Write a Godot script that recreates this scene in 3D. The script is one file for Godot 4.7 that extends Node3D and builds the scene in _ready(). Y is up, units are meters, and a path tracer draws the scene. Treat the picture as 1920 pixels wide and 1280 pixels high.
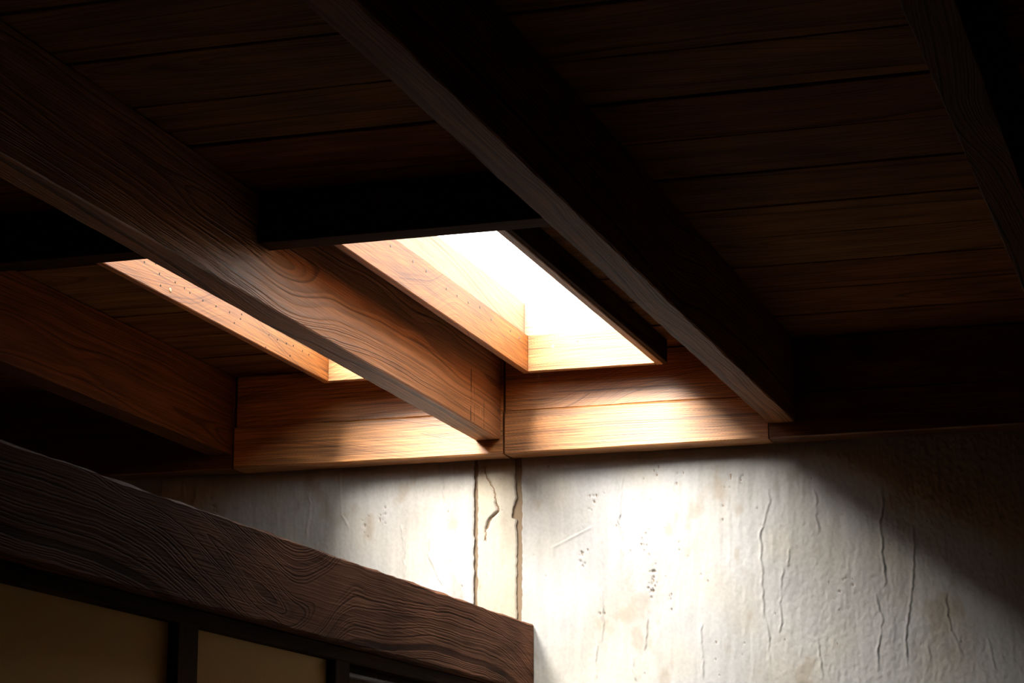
extends Node3D
# A dark timber-framed room: rafters, a board ceiling with two skylight wells, a plastered back wall lit from above.
# x runs along the back wall, y is up, z comes from the back wall (z = 0) towards the camera.

const CEIL := 3.135          # underside of the ceiling boards
const RAFTER_Y := 2.879      # underside of the rafters
const TEX_W := 2048
const TEX_H := 512
const TEX_LEN := 2.4         # metres of wood along one texture
const TEX_WID := 0.6         # metres of wood across one texture

var M := {}
var rng := RandomNumberGenerator.new()
var taken := {}


func _ready() -> void:
	rng.seed = 20
	# ---- camera ----
	var cam := Camera3D.new()
	cam.name = "camera"
	cam.position = Vector3(0, 1.55, 6.8082)
	cam.rotation_degrees = Vector3(12.9958, 17.6266, 0)
	cam.fov = rad_to_deg(2.0 * atan(640.0 / 4404.09))
	cam.near = 0.05
	add_child(cam)
	cam.current = true
	# ---- sky: bright thin cloud ----
	var sm := ProceduralSkyMaterial.new()
	sm.sky_top_color = Color(0.96, 0.98, 1.0)
	sm.sky_horizon_color = Color(1.0, 0.99, 0.97)
	sm.ground_horizon_color = Color(0.75, 0.73, 0.7)
	sm.ground_bottom_color = Color(0.45, 0.43, 0.4)
	sm.sun_angle_max = 1.0
	var sky := Sky.new()
	sky.sky_material = sm
	var env := Environment.new()
	env.background_mode = Environment.BG_SKY
	env.sky = sky
	env.background_energy_multiplier = 7.5
	env.tonemap_mode = Environment.TONE_MAPPER_LINEAR
	env.tonemap_exposure = 1.0
	env.sdfgi_enabled = true
	env.ssao_enabled = true
	env.ssil_enabled = true
	var we := WorldEnvironment.new()
	we.name = "world_environment"
	we.environment = env
	add_child(we)
	# ---- the sun, spread wide by the thin cloud ----
	var sun := DirectionalLight3D.new()
	sun.name = "sun"
	sun.light_color = Color(1.0, 0.975, 0.94)
	sun.light_energy = 16.0
	sun.light_angular_distance = 50.0
	sun.shadow_enabled = true
	sun.sky_mode = DirectionalLight3D.SKY_MODE_LIGHT_ONLY
	sun.look_at_from_position(Vector3.ZERO, Vector3(0.42, -1.12, -1.0))
	add_child(sun)
	# ---- the place ----
	make_materials()
	build_shell()
	build_back_wall()
	build_ceiling()
	build_wall_plate()
	build_rafters()
	build_trimmers()
	build_skylights()
	build_partition()


# ------------------------------------------------------------------ naming and tagging

func numbered(called: String) -> String:
	var n: int = taken.get(called, 0)
	taken[called] = n + 1
	return called if n == 0 else "%s_%03d" % [called, n]


func tag(o: Node3D, label: String, category: String, group := "", kind := "") -> Node3D:
	o.set_meta("label", label)
	o.set_meta("category", category)
	if group:
		o.set_meta("group", group)
	if kind:
		o.set_meta("kind", kind)
	return o


func base(called: String, at := Vector3.ZERO) -> Node3D:
	var o := Node3D.new()
	o.name = numbered(called)
	add_child(o)
	o.position = at
	return o


# a mesh given in the scene's own coordinates, hung under a parent whose origin is at 'off'
func put(called: String, mesh: Mesh, m: Material, parent: Node3D = self) -> MeshInstance3D:
	var o := MeshInstance3D.new()
	o.name = numbered(called) if parent == self else called
	o.mesh = mesh
	o.material_override = null
	for k in mesh.get_surface_count():
		o.set_surface_override_material(k, m)
	parent.add_child(o, true)
	if parent != self:
		var p := Vector3.ZERO
		var q: Node = parent
		while q is Node3D and q != self:
			p += (q as Node3D).position
			q = q.get_parent()
		o.position = -p
	return o


# ------------------------------------------------------------------ textures

func noise(s: int, freq: float, octaves := 3) -> FastNoiseLite:
	var n := FastNoiseLite.new()
	n.seed = s
	n.noise_type = FastNoiseLite.TYPE_SIMPLEX_SMOOTH
	n.frequency = freq
	n.fractal_type = FastNoiseLite.FRACTAL_FBM if octaves > 1 else FastNoiseLite.FRACTAL_NONE
	n.fractal_octaves = octaves
	return n


# Sawn wood: the rings of a trunk whose pith wanders behind the board, cut by the board's face.
# o: seed, ring (m), depth (m), wander (m), early, late (linear colours), fibre, blotch, wear
func wood(o: Dictionary) -> Array:
	var n1 := noise(o.seed, 1.0, 1)
	var n2 := noise(o.seed + 7, 1.0, 2)
	var nf := noise(o.seed + 13, 1.0, 2)
	var nb := noise(o.seed + 19, 1.0, 3)
	var rgb := PackedByteArray()
	rgb.resize(TEX_W * TEX_H * 3)
	var hei := PackedFloat32Array()
	hei.resize(TEX_W * TEX_H)
	var ea: Color = o.early
	var la: Color = o.late
	var ring: float = o.ring
	var cv := PackedFloat32Array()
	var dp := PackedFloat32Array()
	for i in TEX_W:
		var x := float(i) / TEX_W * TEX_LEN
		# blend the two ends so that the texture repeats along its length
		var e := smoothstep(0.8, 1.0, float(i) / TEX_W)
		cv.append(lerpf(n1.get_noise_2d(x * 0.3, 3.1), n1.get_noise_2d((x - TEX_LEN) * 0.3, 3.1), e) * o.wander + 0.3 + o.shift)
		dp.append(o.depth + lerpf(n1.get_noise_2d(x * 0.45, 31.0), n1.get_noise_2d((x - TEX_LEN) * 0.45, 31.0), e) * o.dip)
	var lut := PackedByteArray()
	for i in 4097:
		var l := i / 4096.0
		lut.append(int(clampf((12.92 * l if l < 0.0031308 else 1.055 * pow(l, 1 / 2.4) - 0.055) * 255.0, 0, 255)))
	for j in TEX_H:
		var y := float(j) / TEX_H * TEX_WID
		for i in TEX_W:
			var x := float(i) / TEX_W * TEX_LEN
			var dv := y - cv[i]
			var d := dp[i]
			var r := sqrt(dv * dv + d * d)
			var bend := n2.get_noise_2d(x * 1.1, y * 5.0)
			var b := nb.get_noise_2d(x * 2.2, y * 9.0)
			var f := nf.get_noise_2d(x * 1.1, y * 170.0) * 0.65 + nf.get_noise_2d(x * 4.5 + y * 3.0, y * 420.0) * 0.6
			var e := smoothstep(0.8, 1.0, float(i) / TEX_W)
			var x2 := x - TEX_LEN
			if e > 0:
				bend = lerpf(bend, n2.get_noise_2d(x2 * 1.1, y * 5.0), e)
				b = lerpf(b, nb.get_noise_2d(x2 * 2.2, y * 9.0), e)
				f = lerpf(f, nf.get_noise_2d(x2 * 1.1, y * 170.0) * 0.65 + nf.get_noise_2d(x2 * 4.5 + y * 3.0, y * 420.0) * 0.6, e)
			r += bend * o.warp
			var ph := r / ring
			ph += n1.get_noise_1d(ph * 0.31 + 7.0) * 1.4
			var k := floorf(ph)
			var s := ph - k
			var late := smoothstep(0.35, 0.86, s) * (1.0 - smoothstep(0.9, 1.0, s))
			var strong := clampf(0.5 + 0.5 * sin(k * 12.9898 + 4.1) * sin(k * 3.17) + 0.35 * lerpf(n2.get_noise_2d(x * 1.7, k * 3.3), n2.get_noise_2d(x2 * 1.7, k * 3.3), e), o.even, 1.0)
			late *= strong
			var g: float = 1.0 + f * o.fibre + b * o.blotch
			var at := (j * TEX_W + i) * 3
			rgb[at] = lut[int(clampf((ea.r + (la.r - ea.r) * late) * g, 0, 1) * 4096)]
			rgb[at + 1] = lut[int(clampf((ea.g + (la.g - ea.g) * late) * g, 0, 1) * 4096)]
			rgb[at + 2] = lut[int(clampf((ea.b + (la.b - ea.b) * late) * g, 0, 1) * 4096)]
			hei[j * TEX_W + i] = clampf(0.35 + late * o.wear + f * 0.18 + b * 0.12, 0, 1)
	var im := Image.create_from_data(TEX_W, TEX_H, false, Image.FORMAT_RGB8, rgb)
	var ih := Image.create_from_data(TEX_W, TEX_H, false, Image.FORMAT_RF, hei.to_byte_array())
	return [ImageTexture.create_from_image(im), ImageTexture.create_from_image(ih)]


func wood_mat(called: String, t: Array, tint: Color, rough: float, relief: float, spec := 0.5) -> StandardMaterial3D:
	var m := StandardMaterial3D.new()
	m.resource_name = called
	m.albedo_color = tint.linear_to_srgb()
	m.albedo_texture = t[0]
	m.roughness = rough
	m.metallic_specular = spec
	m.heightmap_enabled = true
	m.heightmap_texture = t[1]
	m.heightmap_scale = relief
	M[called] = m
	return m


func plain(called: String, c: Color, rough := 0.9, spec := 0.4) -> StandardMaterial3D:
	var m := StandardMaterial3D.new()
	m.resource_name = called
	m.albedo_color = c.linear_to_srgb()
	m.roughness = rough
	m.metallic_specular = spec
	M[called] = m
	return m


func make_materials() -> void:
	# wandering cathedral grain with raised late wood: rafters
	var t_raft := wood({"seed": 11, "even": 0.4, "ring": 0.0080, "depth": 0.10, "dip": 0.035, "wander": 0.075, "shift": 0.0, "warp": 0.010,
		"early": Color(0.36, 0.165, 0.070), "late": Color(0.07, 0.025, 0.008), "fibre": 0.5, "blotch": 0.25, "wear": 0.5})
	# near quarter-sawn fine grain: wall plate and skylight linings
	var t_fine := wood({"seed": 23, "even": 0.1, "ring": 0.0042, "depth": 0.16, "dip": 0.10, "wander": 0.35, "shift": -0.35, "warp": 0.006,
		"early": Color(0.52, 0.29, 0.125), "late": Color(0.17, 0.06, 0.015), "fibre": 1.0, "blotch": 0.35, "wear": 0.3})
	# deep weathered cathedral grain: the tie beam
	var t_tie := wood({"seed": 37, "even": 0.1, "ring": 0.0105, "depth": 0.07, "dip": 0.10, "wander": 0.30, "shift": 0.05, "warp": 0.016,
		"early": Color(0.155, 0.078, 0.048), "late": Color(0.03, 0.013, 0.009), "fibre": 0.5, "blotch": 0.5, "wear": -0.45})
	# broad dark boards
	var t_board := wood({"seed": 51, "even": 0.1, "ring": 0.012, "depth": 0.05, "dip": 0.08, "wander": 0.25, "shift": 0.0, "warp": 0.014,
		"early": Color(0.165, 0.076, 0.024), "late": Color(0.06, 0.025, 0.008), "fibre": 0.4, "blotch": 0.5, "wear": 0.4})
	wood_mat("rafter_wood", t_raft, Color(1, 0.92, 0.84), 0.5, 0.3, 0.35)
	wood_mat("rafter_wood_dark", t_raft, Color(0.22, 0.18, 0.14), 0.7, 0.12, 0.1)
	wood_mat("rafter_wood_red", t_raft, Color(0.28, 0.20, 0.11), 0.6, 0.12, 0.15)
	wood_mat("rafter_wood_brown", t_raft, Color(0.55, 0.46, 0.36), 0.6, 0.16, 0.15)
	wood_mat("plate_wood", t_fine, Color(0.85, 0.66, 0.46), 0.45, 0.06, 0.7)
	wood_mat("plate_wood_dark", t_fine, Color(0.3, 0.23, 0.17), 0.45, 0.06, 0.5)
	wood_mat("lining_wood", t_fine, Color(0.74, 0.46, 0.17), 0.5, 0.04)
	var t_pale := wood({"seed": 67, "even": 0.1, "ring": 0.006, "depth": 0.15, "dip": 0.10, "wander": 0.3, "shift": -0.3, "warp": 0.006,
		"early": Color(0.80, 0.66, 0.47), "late": Color(0.58, 0.38, 0.20), "fibre": 0.25, "blotch": 0.15, "wear": 0.2})
	wood_mat("lining_wood_pale", t_pale, Color(0.52, 0.49, 0.44), 0.6, 0.04)
	wood_mat("lining_wood_pink", t_fine, Color(0.74, 0.58, 0.46), 0.5, 0.04)
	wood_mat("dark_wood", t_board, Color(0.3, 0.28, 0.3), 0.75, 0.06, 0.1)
	wood_mat("tie_wood", t_tie, Color(1, 0.9, 0.84), 0.75, 0.4, 0.12)
	wood_mat("board_wood", t_board, Color(1, 1, 1), 0.8, 0.08, 0.08)
	wood_mat("board_wood_red", t_board, Color(0.85, 0.7, 0.66), 0.8, 0.08, 0.08)
	wood_mat("board_wood_grey", t_board, Color(0.8, 0.76, 0.78), 0.8, 0.08, 0.08)
	plain("iron", Color(0.02, 0.016, 0.013), 0.6)
	plain("steel", Color(0.13, 0.11, 0.10), 0.5)
	plain("mortar", Color(0.16, 0.115, 0.075), 0.95, 0.2)
	plain("black_gap", Color(0.01, 0.008, 0.006), 0.95)
	plain("mud", Color(0.92, 0.62, 0.27), 0.95, 0.2)
	plain("plain_plaster", Color(0.29, 0.275, 0.245), 0.95, 0.2)
	plain("floor_mat", Color(0.36, 0.22, 0.10), 0.9, 0.2)
	plain("stain", Color(0.045, 0.016, 0.007), 0.6)
	plain("resin", Color(0.55, 0.40, 0.24), 0.5)
	plain("reed", Color(0.34, 0.22, 0.11), 0.8, 0.3)
	plain("knot_pale", Color(0.62, 0.42, 0.24), 0.6)
	plain("knot_ring", Color(0.10, 0.045, 0.02), 0.7)
	var g := plain("pane", Color(1, 1, 1), 0.02)
	g.transparency = BaseMaterial3D.TRANSPARENCY_ALPHA
	g.albedo_color = Color(0.95, 0.98, 1.0, 0.05)


# ------------------------------------------------------------------ mesh helpers

func quad(st: SurfaceTool, p: Array, n: Vector3, uv: Array) -> void:
	var a: Vector3 = p[0]
	var b: Vector3 = p[1]
	var c: Vector3 = p[2]
	var order := [0, 1, 2, 0, 2, 3] if (b - a).cross(c - a).dot(n) < 0 else [0, 2, 1, 0, 3, 2]
	for k in order:
		st.set_normal(n)
		st.set_uv(uv[k])
		st.add_vertex(p[k])


# A timber from corner lo to corner hi, its grain along 'axis' (0 x, 1 y, 2 z), edges eased by 'ease',
# its faces out of true by 'rough' metres along the length.
func timber(lo: Vector3, hi: Vector3, axis: int, ease := 0.003, rough := 0.0, steps := 1, shift := Vector2(-1, -1)) -> ArrayMesh:
	var st := SurfaceTool.new()
	st.begin(Mesh.PRIMITIVE_TRIANGLES)
	var ia := (axis + 1) % 3
	var ib := (axis + 2) % 3
	var e := minf(ease, 0.3 * minf(hi[ia] - lo[ia], hi[ib] - lo[ib]))
	var a0 := lo[ia]
	var a1 := hi[ia]
	var b0 := lo[ib]
	var b1 := hi[ib]
	var sec := [Vector2(a0 + e, b0), Vector2(a1 - e, b0), Vector2(a1, b0 + e), Vector2(a1, b1 - e), Vector2(a1 - e, b1), Vector2(a0 + e, b1), Vector2(a0, b1 - e), Vector2(a0, b0 + e)]
	var off := shift if shift.x >= 0 else Vector2(rng.randf(), rng.randf())
	var nz := noise(rng.randi() % 10000, 1.0, 2)
	var at := func(k: int, t: float) -> Vector3:
		var q: Vector2 = sec[k]
		if rough > 0:
			q += Vector2(nz.get_noise_2d(t * 5.0, k * 9.0), nz.get_noise_2d(t * 5.0, k * 9.0 + 40.0)) * rough
			q += Vector2(nz.get_noise_2d(t * 28.0, k * 9.0 + 80.0), nz.get_noise_2d(t * 28.0, k * 9.0 + 120.0)) * rough * 0.35
		var v := Vector3.ZERO
		v[axis] = t
		v[ia] = q.x
		v[ib] = q.y
		return v
	var around := 0.0
	for k in 8:
		var q0: Vector2 = sec[k]
		var q1: Vector2 = sec[(k + 1) % 8]
		var w := q0.distance_to(q1)
		var dir := (q1 - q0) / maxf(w, 1e-6)
		var n := Vector3.ZERO
		n[ia] = dir.y
		n[ib] = -dir.x
		for s in steps:
			var t0 := lerpf(lo[axis], hi[axis], float(s) / steps)
			var t1 := lerpf(lo[axis], hi[axis], float(s + 1) / steps)
			var u0 := t0 / TEX_LEN + off.x
			var u1 := t1 / TEX_LEN + off.x
			var v0 := around / TEX_WID + off.y
			var v1 := (around + w) / TEX_WID + off.y
			quad(st, [at.call(k, t0), at.call((k + 1) % 8, t0), at.call((k + 1) % 8, t1), at.call(k, t1)], n, [Vector2(u0, v0), Vector2(u0, v1), Vector2(u1, v1), Vector2(u1, v0)])
		around += w
	for side in 2:
		var t := lo[axis] if side == 0 else hi[axis]
		var n := Vector3.ZERO
		n[axis] = -1.0 if side == 0 else 1.0
		var pts := []
		var uvs := []
		for k in 8:
			pts.append(at.call(k, t))
			uvs.append(Vector2((sec[k].x - a0) * 0.1 / TEX_LEN + off.x, (sec[k].y - b0) / TEX_WID + off.y))
		for k in range(1, 7):
			var a: Vector3 = pts[0]
			var order := [0, k, k + 1] if (pts[k] - a).cross(pts[k + 1] - a).dot(n) < 0 else [0, k + 1, k]
			for m in order:
				st.set_normal(n)
				st.set_uv(uvs[m])
				st.add_vertex(pts[m])
	st.generate_tangents()
	return st.commit()


func block(lo: Vector3, hi: Vector3) -> ArrayMesh:
	return timber(lo, hi, 0, 0.0005)


# a short round head lying on a face: axis of the head along n
func disc(at: Vector3, n: Vector3, r: float, h: float, sides := 10) -> ArrayMesh:
	var st := SurfaceTool.new()
	st.begin(Mesh.PRIMITIVE_TRIANGLES)
	var t := n.cross(Vector3.UP if absf(n.y) < 0.9 else Vector3.RIGHT).normalized()
	var b := n.cross(t)
	for k in sides:
		var a0 := TAU * k / sides
		var a1 := TAU * (k + 1) / sides
		var d0 := t * cos(a0) + b * sin(a0)
		var d1 := t * cos(a1) + b * sin(a1)
		var q := [at + d0 * r, at + d1 * r, at + d1 * r * 0.8 + n * h, at + d0 * r * 0.8 + n * h]
		quad(st, q, ((d0 + d1) * 0.5 + n * 0.4).normalized(), [Vector2.ZERO, Vector2.ZERO, Vector2.ZERO, Vector2.ZERO])
		var c := at + n * h
		quad(st, [c, q[3], q[2], c], n, [Vector2.ZERO, Vector2.ZERO, Vector2.ZERO, Vector2.ZERO])
	return st.commit()


func tube(p0: Vector3, p1: Vector3, r: float, sides := 8, st: SurfaceTool = null) -> ArrayMesh:
	var own := st == null
	if own:
		st = SurfaceTool.new()
		st.begin(Mesh.PRIMITIVE_TRIANGLES)
	var n := (p1 - p0).normalized()
	var t := n.cross(Vector3.UP if absf(n.y) < 0.9 else Vector3.RIGHT).normalized()
	var b := n.cross(t)
	var z := [Vector2.ZERO, Vector2.ZERO, Vector2.ZERO, Vector2.ZERO]
	for k in sides:
		var d0 := t * cos(TAU * k / sides) + b * sin(TAU * k / sides)
		var d1 := t * cos(TAU * (k + 1) / sides) + b * sin(TAU * (k + 1) / sides)
		quad(st, [p0 + d0 * r, p0 + d1 * r, p1 + d1 * r, p1 + d0 * r], (d0 + d1).normalized(), z)
		quad(st, [p0, p0 + d0 * r, p0 + d1 * r, p0], -n, z)
		quad(st, [p1, p1 + d0 * r, p1 + d1 * r, p1], n, z)
	return st.commit() if own else null


# ------------------------------------------------------------------ room shell

func build_shell() -> void:
	tag(put("floor", block(Vector3(-4.7, -0.1, -0.1), Vector3(1.7, 0.0, 7.7)), M.floor_mat), "warm brown board floor far below the rafters", "floor", "", "structure")
	tag(put("wall_right", block(Vector3(1.6, 0.0, 0.0), Vector3(1.7, 3.153, 7.6)), M.dark_wood), "dark boarded side wall on the right, outside the picture", "wall", "", "structure")
	tag(put("wall_front", block(Vector3(-4.7, 0.0, 7.6), Vector3(1.7, 3.153, 7.7)), M.dark_wood), "dark boarded wall behind the viewer", "wall", "", "structure")
	tag(put("wall_left", block(Vector3(-4.7, 0.0, 0.0), Vector3(-4.6, 3.153, 7.6)), M.dark_wood), "dark boarded wall of the space beyond the partition", "wall", "", "structure")


# The back wall: two plastered fields and, between them, a plastered post of its own.
const WALL_AT := Vector3(-0.009, 0.0045, -0.03)
const WX0 := -3.36
const WX1 := -0.36
const WY0 := 1.98
const WY1 := 2.864
const CELL := 0.003

func build_back_wall() -> void:
	var nx := int((WX1 - WX0) / CELL) + 1
	var ny := int((WY1 - WY0) / CELL) + 1
	var h := PackedFloat32Array()
	h.resize(nx * ny)
	var n1 := noise(3, 1.0, 4)
	var n2 := noise(4, 1.0, 3)
	var n3 := noise(5, 1.0, 3)
	for j in ny:
		var y := WY0 + j * CELL
		for i in nx:
			var x := WX0 + i * CELL
			var v := n1.get_noise_2d(x * 3.0, y * 2.0) * 0.0035 + n2.get_noise_2d(x * 30.0, y * 5.0) * 0.0016
			# the right of the wall is the rougher
			var rough := smoothstep(-1.7, -1.0, x)
			v += n3.get_noise_2d(x * 60.0, y * 38.0) * (0.0005 + 0.0012 * rough)
			h[j * nx + i] = v
	# raised wrinkles in the plaster
	var wrinkles := [
		[Vector2(-1.81, 2.787), Vector2(-1.817, 2.676), Vector2(-1.823, 2.627), Vector2(-1.813, 2.578), Vector2(-1.81, 2.482)],
		[Vector2(-1.88, 2.422), Vector2(-1.877, 2.354), Vector2(-1.874, 2.299), Vector2(-1.882, 2.245)],
		[Vector2(-1.896, 2.265), Vector2(-1.899, 2.191), Vector2(-1.901, 2.137)],
		[Vector2(-1.74, 2.349), Vector2(-1.743, 2.268), Vector2(-1.749, 2.22)],
		[Vector2(-1.787, 2.215), Vector2(-1.782, 2.174), Vector2(-1.774, 2.133)],
		[Vector2(-1.571, 2.309), Vector2(-1.575, 2.262), Vector2(-1.571, 2.188), Vector2(-1.57, 2.128)],
		[Vector2(-1.361, 2.729), Vector2(-1.359, 2.654), Vector2(-1.389, 2.56), Vector2(-1.387, 2.444), Vector2(-1.385, 2.35), Vector2(-1.382, 2.303), Vector2(-1.369, 2.256), Vector2(-1.374, 2.203), Vector2(-1.365, 2.156), Vector2(-1.38, 2.124)],
		[Vector2(-1.222, 2.695), Vector2(-1.216, 2.647), Vector2(-1.22, 2.599), Vector2(-1.212, 2.552)],
		[Vector2(-1.226, 2.252), Vector2(-1.223, 2.199), Vector2(-1.216, 2.159), Vector2(-1.215, 2.119)],
		[Vector2(-1.023, 2.698), Vector2(-1.022, 2.624), Vector2(-1.031, 2.577), Vector2(-1.029, 2.483), Vector2(-1.022, 2.403), Vector2(-1.03, 2.357)],
		[Vector2(-1.054, 2.398), Vector2(-1.049, 2.345), Vector2(-1.035, 2.298), Vector2(-1.043, 2.239), Vector2(-1.052, 2.207), Vector2(-1.049, 2.141)],
		[Vector2(-0.934, 2.586), Vector2(-0.935, 2.48), Vector2(-0.945, 2.387), Vector2(-0.958, 2.302), Vector2(-0.969, 2.237), Vector2(-0.967, 2.165), Vector2(-0.959, 2.116)],
		[Vector2(-0.841, 2.383), Vector2(-0.849, 2.351), Vector2(-0.846, 2.292), Vector2(-0.839, 2.259), Vector2(-0.819, 2.213), Vector2(-0.803, 2.167)],
		[Vector2(-0.737, 2.236), Vector2(-0.727, 2.191), Vector2(-0.717, 2.126)],
		[Vector2(-0.909, 2.216), Vector2(-0.898, 2.163)],
		[Vector2(-1.323, 2.469), Vector2(-1.333, 2.362), Vector2(-1.331, 2.295), Vector2(-1.343, 2.248)],
		[Vector2(-1.302, 2.515), Vector2(-1.307, 2.455)],
		[Vector2(-2.048, 2.541), Vector2(-1.963, 2.578), Vector2(-1.896, 2.61)],
		[Vector2(-2.736, 2.834), Vector2(-2.735, 2.755), Vector2(-2.727, 2.681), Vector2(-2.707, 2.644), Vector2(-2.701, 2.613)],
		[Vector2(-2.409, 2.829), Vector2(-2.393, 2.774), Vector2(-2.383, 2.701)],
		[Vector2(-2.534, 2.648), Vector2(-2.518, 2.617), Vector2(-2.517, 2.539), Vector2(-2.51, 2.468)],
		[Vector2(-2.432, 2.613), Vector2(-2.439, 2.554), Vector2(-2.412, 2.493), Vector2(-2.381, 2.433)],
		[Vector2(-3.23, 2.793), Vector2(-3.236, 2.759), Vector2(-3.25, 2.74)],
		[Vector2(-2.84, 2.777), Vector2(-2.835, 2.7), Vector2(-2.85, 2.601)],
	]
	for k in wrinkles.size():
		stroke(h, nx, ny, wrinkles[k], 0.0036, 0.0042 if k != 17 else 0.0022, true)
	# the crack that runs down the post, and its spalled right edge
	var crack := [Vector2(-2.255, 2.809), Vector2(-2.25, 2.779), Vector2(-2.223, 2.735), Vector2(-2.217, 2.693), Vector2(-2.209, 2.669), Vector2(-2.235, 2.646), Vector2(-2.25, 2.617), Vector2(-2.252, 2.576)]
	stroke(h, nx, ny, crack, 0.0022, -0.006, false)
	stroke(h, nx, ny, crack.slice(3, 7), 0.0042, -0.012, false)
	# pits where the plaster has flaked
	var spots := [Vector2(-1.721, 2.437), Vector2(-1.737, 2.54), Vector2(-1.639, 2.755), Vector2(-1.475, 2.74), Vector2(-1.502, 2.607), Vector2(-1.666, 2.376), Vector2(-1.637, 2.522), Vector2(-1.136, 2.418), Vector2(-1.155, 2.379), Vector2(-1.444, 2.726), Vector2(-1.885, 2.34), Vector2(-1.703, 2.754), Vector2(-3.17, 2.70), Vector2(-2.59, 2.657), Vector2(-2.65, 2.64), Vector2(-1.94, 2.52), Vector2(-1.9, 2.68)]
	var many := [26, 9, 2, 3, 2, 4, 2, 4, 3, 5, 2, 3, 16, 8, 6, 9, 8]
	var pits := []
	for k in spots.size():
		for c in many[k]:
			var p: Vector2 = spots[k] + Vector2(rng.randfn() * 0.008, rng.randfn() * 0.026) * (1.0 if c > 0 else 0.0)
			pits.append([p, rng.randf_range(0.0016, 0.0045)])
	for c in 90:
		pits.append([Vector2(rng.randf_range(-3.1, -0.6), rng.randf_range(2.12, 2.82)), rng.randf_range(0.0012, 0.0028)])
	for p in pits:
		var q: Vector2 = p[0]
		var r: float = p[1]
		for j in range(int((q.y - r * 2 - WY0) / CELL), int((q.y + r * 2 - WY0) / CELL) + 2):
			for i in range(int((q.x - r * 2 - WX0) / CELL), int((q.x + r * 2 - WX0) / CELL) + 2):
				if i >= 0 and j >= 0 and i < nx and j < ny:
					var d := Vector2(WX0 + i * CELL, WY0 + j * CELL).distance_to(q) / r
					h[j * nx + i] -= 0.0035 * exp(-d * d)
	var tex := plaster_texture(pits, crack)
	var pm := StandardMaterial3D.new()
	pm.resource_name = "plaster"
	pm.albedo_texture = tex
	pm.roughness = 0.9
	pm.metallic_specular = 0.3
	M["plaster"] = pm
	var pm2: StandardMaterial3D = pm.duplicate()
	pm2.resource_name = "post_plaster"
	pm2.albedo_color = Color(1.0, 0.965, 0.90)
	M["post_plaster"] = pm2

	var wall := base("wall_back", Vector3(-1.5, 0, 0))
	wall.position = Vector3(-1.5, 0, 0) + WALL_AT
	tag(wall, "aged off-white plastered back wall with vertical wrinkles, lit by the skylights", "wall", "", "structure")
	put("wall_core", block(Vector3(-4.7, 0.0, -0.14), Vector3(1.7, 3.148, -0.045)), M.black_gap, wall)
	put("mortar_bed", block(Vector3(-2.31, 0.0, -0.045), Vector3(-2.115, WY1, -0.014)), M.mortar, wall)
	put("plaster_field", sheet(h, nx, ny, WX0, -2.290, WY0, WY1, 0.0, 1), pm, wall)
	put("plaster_field", sheet(h, nx, ny, -2.134, WX1, WY0, WY1, 0.0, 2), pm, wall)
	# the fields go on beyond what the picture shows
	for b in [[-4.6, WX0, WY0, WY1], [WX1, 1.6, WY0, WY1], [-4.6, 1.6, 0.0, WY0]]:
		put("plain_field", block(Vector3(b[0], b[2], -0.045), Vector3(b[1], b[3], 0.0)), M.plain_plaster, wall)
	var post := put("plastered_post", sheet(h, nx, ny, -2.277, -2.152, WY0, WY1, -0.004, 3), pm2)
	post.position = WALL_AT
	for c in wall.get_children():
		(c as Node3D).position = Vector3(1.5, 0, 0)
	tag(post, "narrow cream plastered post in the back wall with a jagged crack, under the middle rafter", "post", "", "structure")


func stroke(h: PackedFloat32Array, nx: int, ny: int, pts: Array, wid: float, amp: float, fold: bool) -> void:
	var total := 0.0
	for k in pts.size() - 1:
		total += pts[k].distance_to(pts[k + 1])
	var gone := 0.0
	var nz := noise(int(absf(pts[0].x) * 1000.0) + 5, 1.0, 2)
	var done := {}
	for k in pts.size() - 1:
		var a: Vector2 = pts[k]
		var b: Vector2 = pts[k + 1]
		var l := a.distance_to(b)
		var r := wid * 3.2
		for j in range(int((minf(a.y, b.y) - r - WY0) / CELL), int((maxf(a.y, b.y) + r - WY0) / CELL) + 2):
			for i in range(int((minf(a.x, b.x) - r - WX0) / CELL), int((maxf(a.x, b.x) + r - WX0) / CELL) + 2):
				if i < 0 or j < 0 or i >= nx or j >= ny:
					continue
				var p := Vector2(WX0 + i * CELL, WY0 + j * CELL)
				p.x += nz.get_noise_1d(p.y * 22.0) * 0.004
				var t := clampf((p - a).dot(b - a) / (l * l), 0, 1)
				var q := a.lerp(b, t)
				var d := p.distance_to(q)
				if d > r:
					continue
				var along := (gone + t * l) / total
				var fade := smoothstep(0.0, 0.18, along) * (1.0 - smoothstep(0.82, 1.0, along)) if fold else 1.0
				var side := (p - q).dot(Vector2(b.y - a.y, a.x - b.x).normalized())
				var v := exp(-d * d / (wid * wid))
				if fold:
					v -= 0.3 * exp(-pow((side + wid * 1.5) / (wid * 0.9), 2))
				v *= amp * fade * (0.75 + 0.5 * nz.get_noise_1d(p.y * 9.0 + 50.0))
				var at := j * nx + i
				var old: float = done.get(at, 0.0)
				if absf(v) > absf(old):
					h[at] += v - old
					done[at] = v
		gone += l


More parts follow.
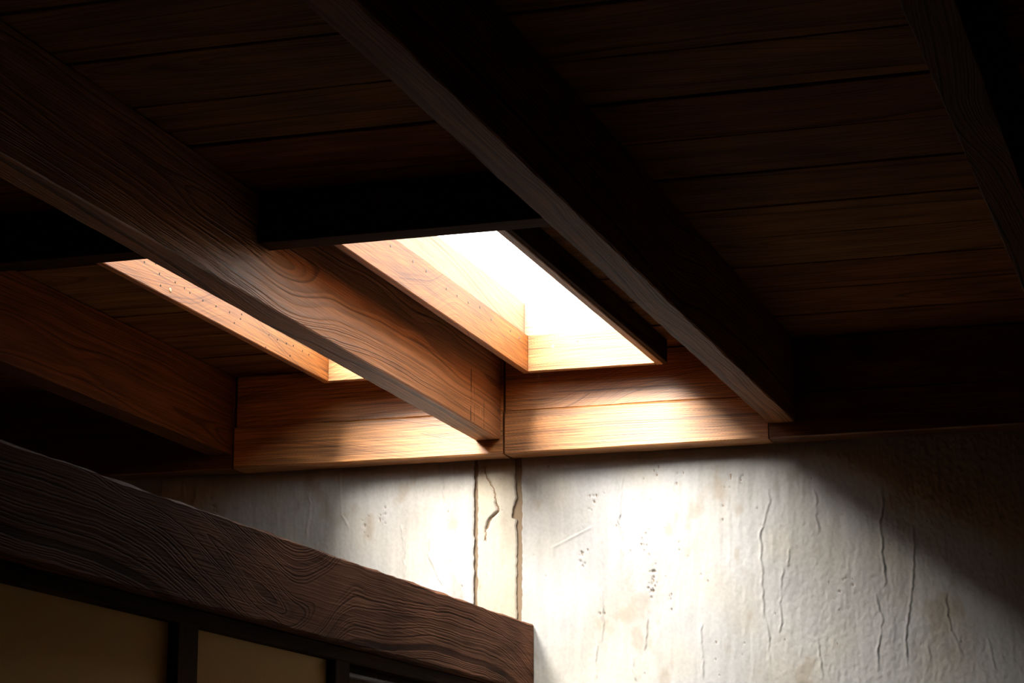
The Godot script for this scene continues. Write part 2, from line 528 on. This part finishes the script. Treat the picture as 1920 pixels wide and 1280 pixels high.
func sheet(h: PackedFloat32Array, nx: int, ny: int, x0: float, x1: float, y0: float, y1: float, z: float, s: int) -> ArrayMesh:
	var i0 := int(round((x0 - WX0) / CELL))
	var i1 := mini(int(round((x1 - WX0) / CELL)), nx - 1)
	var w := i1 - i0 + 1
	var nz := noise(60 + s, 1.0, 3)
	var verts := PackedVector3Array()
	var norms := PackedVector3Array()
	var uvs := PackedVector2Array()
	var idx := PackedInt32Array()
	for j in ny:
		var y := WY0 + j * CELL
		# ragged vertical edges
		var ra := nz.get_noise_1d(y * 30.0) * 0.0035
		var rb := nz.get_noise_1d(y * 30.0 + 99.0) * 0.0045
		if s == 3:
			rb -= 0.016 * smoothstep(2.640, 2.645, y) * (1.0 - smoothstep(2.66, 2.715, y))
			rb -= 0.004 * smoothstep(2.72, 2.74, y)
		for i in range(i0, i1 + 1):
			var edge := minf(i - i0, i1 - i)
			var x := WX0 + i * CELL
			var wa := 1.0 - clampf((i - i0) / 6.0, 0, 1)
			var wb := 1.0 - clampf((i1 - i) / 8.0, 0, 1)
			x += ra * wa + rb * wb
			var v := h[j * nx + i] - (0.004 if edge == 0 else 0.0012 if edge == 1 else 0.0)
			var l := h[j * nx + maxi(i - 1, 0)]
			var r := h[j * nx + mini(i + 1, nx - 1)]
			var d := h[maxi(j - 1, 0) * nx + i]
			var u := h[mini(j + 1, ny - 1) * nx + i]
			verts.append(Vector3(x, y, z + v))
			var nn := Vector3((l - r) / (2 * CELL), (d - u) / (2 * CELL), 1.0)
			if edge < 2:
				nn.x += -0.8 if i - i0 < 2 else 0.8
			norms.append(nn.normalized())
			uvs.append(Vector2((WX0 + i * CELL - WX0) / 3.0, (WY1 - y) / 0.9375))
	for j in ny - 1:
		for i in w - 1:
			var a := j * w + i
			idx.append_array([a, a + w, a + 1, a + 1, a + w, a + w + 1])
	# the sides go back to the core
	for side in 2:
		var at := verts.size()
		for j in ny:
			var p := verts[j * w + (0 if side == 0 else w - 1)]
			for q in 2:
				verts.append(p if q == 0 else Vector3(p.x, p.y, -0.0449))
				norms.append(Vector3(-1.0 if side == 0 else 1.0, 0, 0))
				uvs.append(uvs[j * w + (0 if side == 0 else w - 1)])
		for j in ny - 1:
			var a := at + j * 2
			if side == 0:
				idx.append_array([a, a + 1, a + 2, a + 2, a + 1, a + 3])
			else:
				idx.append_array([a, a + 2, a + 1, a + 2, a + 3, a + 1])
	var ar := []
	ar.resize(Mesh.ARRAY_MAX)
	ar[Mesh.ARRAY_VERTEX] = verts
	ar[Mesh.ARRAY_NORMAL] = norms
	ar[Mesh.ARRAY_TEX_UV] = uvs
	ar[Mesh.ARRAY_INDEX] = idx
	var m := ArrayMesh.new()
	m.add_surface_from_arrays(Mesh.PRIMITIVE_TRIANGLES, ar)
	return m


func plaster_texture(pits: Array, crack: Array) -> ImageTexture:
	var w := 2048
	var hh := 640
	var n1 := noise(71, 1.0, 4)
	var n2 := noise(72, 1.0, 3)
	var n3 := noise(73, 1.0, 3)
	var n4 := noise(74, 1.0, 2)
	var im := Image.create(w, hh, false, Image.FORMAT_RGB8)
	for j in hh:
		var y := WY1 - float(j) / hh * 0.9375
		for i in w:
			var x := WX0 + float(i) / w * 3.0
			var big := n1.get_noise_2d(x * 2.2, y * 2.2)
			var streak := n2.get_noise_2d(x * 26.0, y * 2.4)
			var fine := n3.get_noise_2d(x * 70.0, y * 60.0)
			var warm := clampf(0.5 + n4.get_noise_2d(x * 3.1 + 40.0, y * 3.0) * 1.2 - (x + 2.1) * 0.35, 0, 1)
			var v := 0.295 + big * 0.045 + streak * 0.025 + fine * 0.025
			# tan stains
			var st := smoothstep(0.28, 0.55, n1.get_noise_2d(x * 5.0 + 9.0, y * 3.2 - 7.0))
			var c := Color(v, v * lerpf(0.985, 0.95, warm), v * lerpf(0.965, 0.85, warm))
			c = c.lerp(Color(0.20, 0.155, 0.10), st * 0.4)
			im.set_pixel(i, j, c.linear_to_srgb())
	var dark := Color(0.14, 0.10, 0.07).linear_to_srgb()
	for p in pits:
		var q: Vector2 = p[0]
		var cx := (q.x - WX0) / 3.0 * w
		var cy := (WY1 - q.y) / 0.9375 * hh
		var r: float = p[1] * 680.0 * 0.75
		for j in range(int(cy - r - 1), int(cy + r + 2)):
			for i in range(int(cx - r - 1), int(cx + r + 2)):
				if i >= 0 and j >= 0 and i < w and j < hh:
					var d := Vector2(i - cx, (j - cy) * (0.6 + 0.5 * sin(q.x * 900.0))).length()
					var k := (1.0 - smoothstep(r * 0.4, r, d)) * (0.35 + 0.5 * absf(sin(q.y * 700.0)))
					im.set_pixel(i, j, im.get_pixel(i, j).lerp(dark, k))
	for k in crack.size() - 1:
		var a: Vector2 = crack[k]
		var b: Vector2 = crack[k + 1]
		for s in 90:
			var q := a.lerp(b, s / 90.0)
			var wide := 2.6 if k >= 3 and k <= 5 else 1.3
			q.x += sin(q.y * 310.0) * 0.0012 + sin(q.y * 790.0) * 0.0007
			for e in 5:
				var i := int((q.x - WX0) / 3.0 * w + (e / 4.0 - 0.5) * wide)
				var j := int((WY1 - q.y) / 0.9375 * hh)
				im.set_pixel(i, j, im.get_pixel(i, j).lerp(dark, 0.75))
	return ImageTexture.create_from_image(im)


# ------------------------------------------------------------------ ceiling with two wells

# inside of the wells: x0, x1, z0, z1
const WELLS := [[-2.689, -2.294, 0.221, 1.822], [-2.059, -1.664, 0.170, 1.805]]
const LINE := 0.022          # thickness of the lower lining
const STEP := 0.016          # how far the upper lining stands back
const CURB := 0.034          # thickness of the upper lining

func build_ceiling() -> void:
	var c := base("ceiling", Vector3(-1.5, CEIL, 3.8))
	tag(c, "dark ceiling of wide brown boards laid across the rafters", "ceiling", "", "structure")
	var edges := [0.0, 0.045]
	var z := 0.327
	while z < 7.55:
		edges.append(z)
		z += 0.2815 + rng.randf_range(-0.004, 0.004)
	edges.append(7.6)
	var mats := [M.board_wood, M.board_wood_red, M.board_wood_grey, M.board_wood]
	for k in edges.size() - 1:
		var a: float = edges[k] + 0.002
		var b: float = edges[k + 1] - rng.randf_range(0.005, 0.009)
		var m: Material = mats[rng.randi() % 4]
		var drop := rng.randf_range(0.0, 0.003)
		var xs := [-4.6]
		for w in WELLS:
			xs.append_array([w[0] - LINE - 0.003, w[1] + LINE + 0.003])
		xs.append(1.6)
		var hit := false
		for w in WELLS:
			hit = hit or (b > w[2] - LINE - 0.003 and a < w[3] + LINE + 0.003)
		if not hit:
			put("board", timber(Vector3(-4.6, CEIL + drop, a), Vector3(1.6, CEIL + 0.018, b), 0, 0.003, 0.0015, 60), m, c)
			continue
		for s in 5:
			var x0: float = xs[s]
			var x1: float = xs[s + 1]
			var zs := [[a, b]]
			if s % 2 == 1:
				var w: Array = WELLS[s / 2]
				zs = []
				if a < w[2] - LINE - 0.013:
					zs.append([a, minf(b, w[2] - LINE - 0.003)])
				if b > w[3] + LINE + 0.013:
					zs.append([maxf(a, w[3] + LINE + 0.003), b])
			for q in zs:
				put("board", timber(Vector3(x0, CEIL + drop, q[0]), Vector3(x1, CEIL + 0.018, q[1]), 0, 0.003, 0.0012, 20), m, c)
	# the roof deck over the boards, with the two openings
	var o := STEP + CURB + 0.002
	var wa: Array = WELLS[0]
	var wb: Array = WELLS[1]
	var y0 := CEIL + 0.0185
	var y1 := 3.262
	var f := minf(wa[2], wb[2]) - o
	var g := maxf(wa[3], wb[3]) + o
	for b in [[-4.7, wa[0] - o, -0.1, 7.7], [wa[1] + o, wb[0] - o, -0.1, 7.7], [wb[1] + o, 1.7, -0.1, 7.7],
			[wa[0] - o, wa[1] + o, -0.1, wa[2] - o], [wa[0] - o, wa[1] + o, wa[3] + o, 7.7], [wb[0] - o, wb[1] + o, -0.1, wb[2] - o], [wb[0] - o, wb[1] + o, wb[3] + o, 7.7]]:
		put("roof_deck", block(Vector3(b[0], y0, b[2]), Vector3(b[1], y1, b[3])), M.black_gap, c)


func build_skylights() -> void:
	var labels := ["left skylight well, seen as a narrow strip of nail-holed lining board behind the middle rafter", "right skylight well with white sky above and a two-tier amber board lining"]
	for k in 2:
		var w: Array = WELLS[k]
		var x0: float = w[0]
		var x1: float = w[1]
		var z0: float = w[2]
		var z1: float = w[3]
		var s := base("skylight", Vector3((x0 + x1) / 2, 3.06, (z0 + z1) / 2))
		tag(s, labels[k], "skylight")
		var y0 := 3.06
		var y1 := 3.174
		var y2 := 3.281
		var e := 0.002
		# lower lining: the long boards run past the ends of the short ones
		var left := put("lining_board", timber(Vector3(x0 - LINE, y0, z0 - LINE), Vector3(x0, y1, z1 + LINE), 2, e, 0.0006, 24), M.lining_wood, s)
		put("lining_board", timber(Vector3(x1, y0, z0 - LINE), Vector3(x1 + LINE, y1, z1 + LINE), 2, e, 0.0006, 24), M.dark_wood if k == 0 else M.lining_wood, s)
		var back := put("lining_board", timber(Vector3(x0 + 0.001, y0, z0 - LINE), Vector3(x1 - 0.001, y1, z0), 0, e, 0.0006, 8), M.lining_wood_pink, s)
		put("lining_board", timber(Vector3(x0 + 0.001, y0, z1), Vector3(x1 - 0.001, y1, z1 + LINE), 0, e, 0.0006, 8), M.lining_wood, s)
		if k == 1:
			put("curb_batten", timber(Vector3(x1 + LINE + 0.0005, y0 + 0.004, z0 - LINE), Vector3(x1 + LINE + 0.012, CEIL - 0.0005, z1 + LINE), 2, 0.001, 0.0004, 24), M.dark_wood, s)
		# upper lining, set back
		var a0 := x0 - STEP
		var a1 := x1 + STEP
		var c0 := z0 - STEP
		var c1 := z1 + STEP
		put("curb_board", timber(Vector3(a0 - CURB, y1 + 0.001, c0 - CURB), Vector3(a0, y2, c1 + CURB), 2, e), M.lining_wood_pale, s)
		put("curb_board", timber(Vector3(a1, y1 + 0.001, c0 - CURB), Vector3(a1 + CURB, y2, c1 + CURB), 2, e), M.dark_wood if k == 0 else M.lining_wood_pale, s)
		put("curb_board", timber(Vector3(a0 + 0.001, y1 + 0.001, c0 - CURB), Vector3(a1 - 0.001, y2, c0), 0, e), M.lining_wood_pale, s)
		put("curb_board", timber(Vector3(a0 + 0.001, y1 + 0.001, c1), Vector3(a1 - 0.001, y2, c1 + CURB), 0, e), M.lining_wood_pale, s)
		var pane := put("glass_pane", timber(Vector3(a0 - CURB, y2 + 0.001, c0 - CURB), Vector3(a1 + CURB, y2 + 0.007, c1 + CURB), 2, 0.001), M.pane, s)
		pane.set_meta("label", "clear glass pane over the well")
		if k == 1:
			for q in [[-1.903, 3.146, 0.0045], [-1.979, 3.133, 0.0055]]:
				put("knot", disc(Vector3(q[0], q[1], z0 - 0.0002), Vector3.BACK, q[2], 0.001, 12), M.knot_pale if q[2] > 0.005 else M.steel, back)
		# nails in the left board
		if k == 0:
			var zs := [1.49, 1.425, 1.401, 1.392, 1.306, 1.249, 1.215, 1.132, 1.047, 0.957, 0.875, 0.882, 0.923, 0.681, 0.619, 0.551, 0.498, 0.428, 0.378, 0.521, 0.702]
			var ys := [3.119, 3.131, 3.11, 3.08, 3.11, 3.108, 3.103, 3.101, 3.105, 3.109, 3.122, 3.107, 3.086, 3.105, 3.105, 3.108, 3.113, 3.112, 3.112, 3.077, 3.064]
			for i in zs.size():
				put("nail", disc(Vector3(x0 - 0.0003, ys[i], zs[i]), Vector3.RIGHT, 0.0032, 0.0012, 8), M.iron, left)
			put("knot", disc(Vector3(x0 - 0.0003, 3.0835, 1.332), Vector3.RIGHT, 0.0085, 0.0010, 16), M.knot_ring, left)
			put("knot", disc(Vector3(x0, 3.0825, 1.334), Vector3.RIGHT, 0.0068, 0.0016, 16), M.knot_pale, left)
		else:
			var zs := [1.455, 1.358, 1.19, 1.086, 0.921, 0.831, 0.734, 0.63, 0.527, 0.343, 0.259]
			var ys := [3.165, 3.144, 3.146, 3.146, 3.137, 3.139, 3.142, 3.153, 3.141, 3.148, 3.144]
			for i in zs.size():
				put("nail", disc(Vector3(x0 - 0.0003, ys[i], zs[i]), Vector3.RIGHT, 0.0042, 0.0016, 8), M.steel, left)


# ------------------------------------------------------------------ timbers

func build_wall_plate() -> void:
	var p := base("wall_plate", Vector3(-1.5, 2.833, 0.03))
	tag(p, "two-tier brown wall plate of planed boards along the top of the plastered wall", "beam")
	var xs := [[-4.6, -3.078], [-3.072, -2.174], [-2.167, -1.348], [-1.345, -0.468], [-0.465, 1.6]]
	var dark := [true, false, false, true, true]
	for k in xs.size():
		var a: float = xs[k][0]
		var b: float = xs[k][1]
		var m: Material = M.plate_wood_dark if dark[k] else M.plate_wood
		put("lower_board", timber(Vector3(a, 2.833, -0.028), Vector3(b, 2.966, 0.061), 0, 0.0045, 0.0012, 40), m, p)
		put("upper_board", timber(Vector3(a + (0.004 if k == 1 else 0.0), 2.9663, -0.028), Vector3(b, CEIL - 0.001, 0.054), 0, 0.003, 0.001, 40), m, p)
	put("backing", block(Vector3(-4.6, 2.872, -0.07), Vector3(1.6, CEIL - 0.002, -0.029)), M.black_gap, p)


func build_rafters() -> void:
	var xs := [[-3.157, -3.077], [-2.262, -2.180], [-1.346, -1.266], [-0.466, -0.382], [0.43, 0.512]]
	var labels := ["leftmost rafter, lit dull orange on its side, above the dark gap over the tie beam", "middle rafter with raised wavy grain and dark drip stains, running between the two skylights", "long rafter to the right of the skylights with a pale brown underside", "dark rafter at the top right corner, beyond the bare ceiling boards", "dark rafter right of all the others"]
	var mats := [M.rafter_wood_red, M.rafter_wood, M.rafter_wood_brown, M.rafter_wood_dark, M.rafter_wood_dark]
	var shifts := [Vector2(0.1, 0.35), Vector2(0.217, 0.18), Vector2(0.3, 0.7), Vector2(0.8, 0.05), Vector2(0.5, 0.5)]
	for k in 4:
		var r := base("rafter", Vector3(xs[k][0], RAFTER_Y, 0.0625))
		tag(r, labels[k], "rafter", "rafters under the board ceiling")
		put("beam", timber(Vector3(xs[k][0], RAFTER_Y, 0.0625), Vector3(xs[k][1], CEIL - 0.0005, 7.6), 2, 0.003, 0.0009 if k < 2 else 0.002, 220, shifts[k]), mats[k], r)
		if k == 1:
			put("nail", disc(Vector3(-2.1803, 2.965, 0.085), Vector3.RIGHT, 0.004, 0.003), M.steel, r)
			var wet := [[0.345, 0.007, 0.16], [0.318, 0.003, 0.13], [0.262, 0.002, 0.125], [0.225, 0.0025, 0.09]]
			for q in wet:
				var f := -2.1803
				put("drip_stain", timber(Vector3(f - 0.002, RAFTER_Y + 0.004, q[0]), Vector3(f + 0.0006, RAFTER_Y + q[2], q[0] + q[1]), 1, 0.0003, 0.0012, 24), M.resin if q[2] == 0.125 else M.stain, r)
		if k == 2:
			put("nail", disc(Vector3(-1.29, RAFTER_Y + 0.0003, 2.05), Vector3.DOWN, 0.003, 0.002), M.steel, r)


func build_trimmers() -> void:
	var t := put("trimmer_beam", timber(Vector3(-2.179, 3.015, 1.845), Vector3(-1.347, CEIL - 0.001, 1.92), 0, 0.003, 0.001, 20), M.dark_wood)
	tag(t, "dark cross trimmer between the middle and right rafters, in front of the white skylight", "trimmer", "trimmers at the skylight ends")
	t = put("trimmer_beam", timber(Vector3(-3.076, 3.015, 1.863), Vector3(-2.263, CEIL - 0.001, 1.938), 0, 0.003, 0.001, 20), M.dark_wood)
	tag(t, "dark cross trimmer left of the middle rafter, above the strip of nailed lining", "trimmer", "trimmers at the skylight ends")


func build_partition() -> void:
	var fx := -2.102
	var tie := put("tie_beam", timber(Vector3(fx - 0.14, 2.115, -0.024), Vector3(fx, 2.318, 7.6), 2, 0.005, 0.0035, 260, Vector2(0.2, 0.3)), M.tie_wood)
	tag(tie, "heavy dark weathered tie beam with deep grain, its end against the plastered wall", "beam")
	var rail := put("head_rail", timber(Vector3(-2.215, 2.079, -0.024), Vector3(-2.135, 2.1145, 7.6), 2, 0.003), M.dark_wood)
	tag(rail, "thin dark head rail running under the heavy tie beam", "rail")
	var zs := [[-0.02, 0.07], [0.53, 0.63], [1.396, 1.493], [2.267, 2.366], [3.14, 3.24], [4.02, 4.12], [4.9, 5.0], [5.78, 5.88], [6.66, 6.76], [7.5, 7.6]]
	var stud_labels := {2: "dark stud under the head rail, between the smooth panel and the reed panel", 3: "dark stud between the two smooth ochre panels at lower left"}
	for k in zs.size():
		if k < 2 or k > 3:
			continue
		var st := put("stud", timber(Vector3(-2.205, 0.0, zs[k][0]), Vector3(-2.137, 2.0785, zs[k][1]), 1, 0.003), M.dark_wood)
		tag(st, stud_labels[k], "stud", "studs of the partition")
	var panel_labels := ["smooth ochre mud plaster panel at the lower left corner, the larger of two", "smooth ochre mud plaster panel between the two dark studs"]
	var spans := [[2.367, 7.6], [1.494, 2.266]]
	for k in 2:
		var p := put("plaster_panel", block(Vector3(-2.195, 0.0, spans[k][0]), Vector3(-2.160, 2.0785, spans[k][1])), M.mud)
		tag(p, panel_labels[k], "panel", "ochre panels of the partition")
	# the reed screen in the last field
	var r := base("reed_screen", Vector3(-2.17, 0.0, 0.7))
	tag(r, "screen of upright straw coloured reeds beside the stud, under the tie beam", "screen")
	put("screen_rod", tube(Vector3(-2.150, 2.052, 0.02), Vector3(-2.150, 2.052, 1.388), 0.007, 10), M.stain, r)
	var stt := SurfaceTool.new()
	stt.begin(Mesh.PRIMITIVE_TRIANGLES)
	var z := 0.01
	while z < 1.386:
		tube(Vector3(-2.165 + rng.randf_range(-0.002, 0.002), 0.0, z), Vector3(-2.165, 2.060 + rng.randf_range(-0.006, 0.004), z), rng.randf_range(0.003, 0.0045), 6, stt)
		z += 0.0075
	var reeds := put("reeds", stt.commit(), M.reed, r)
	reeds.set_meta("kind", "stuff")
	put("backing", block(Vector3(-2.2, 0.0, 0.004), Vector3(-2.18, 2.0785, 1.394)), M.dark_wood, r)
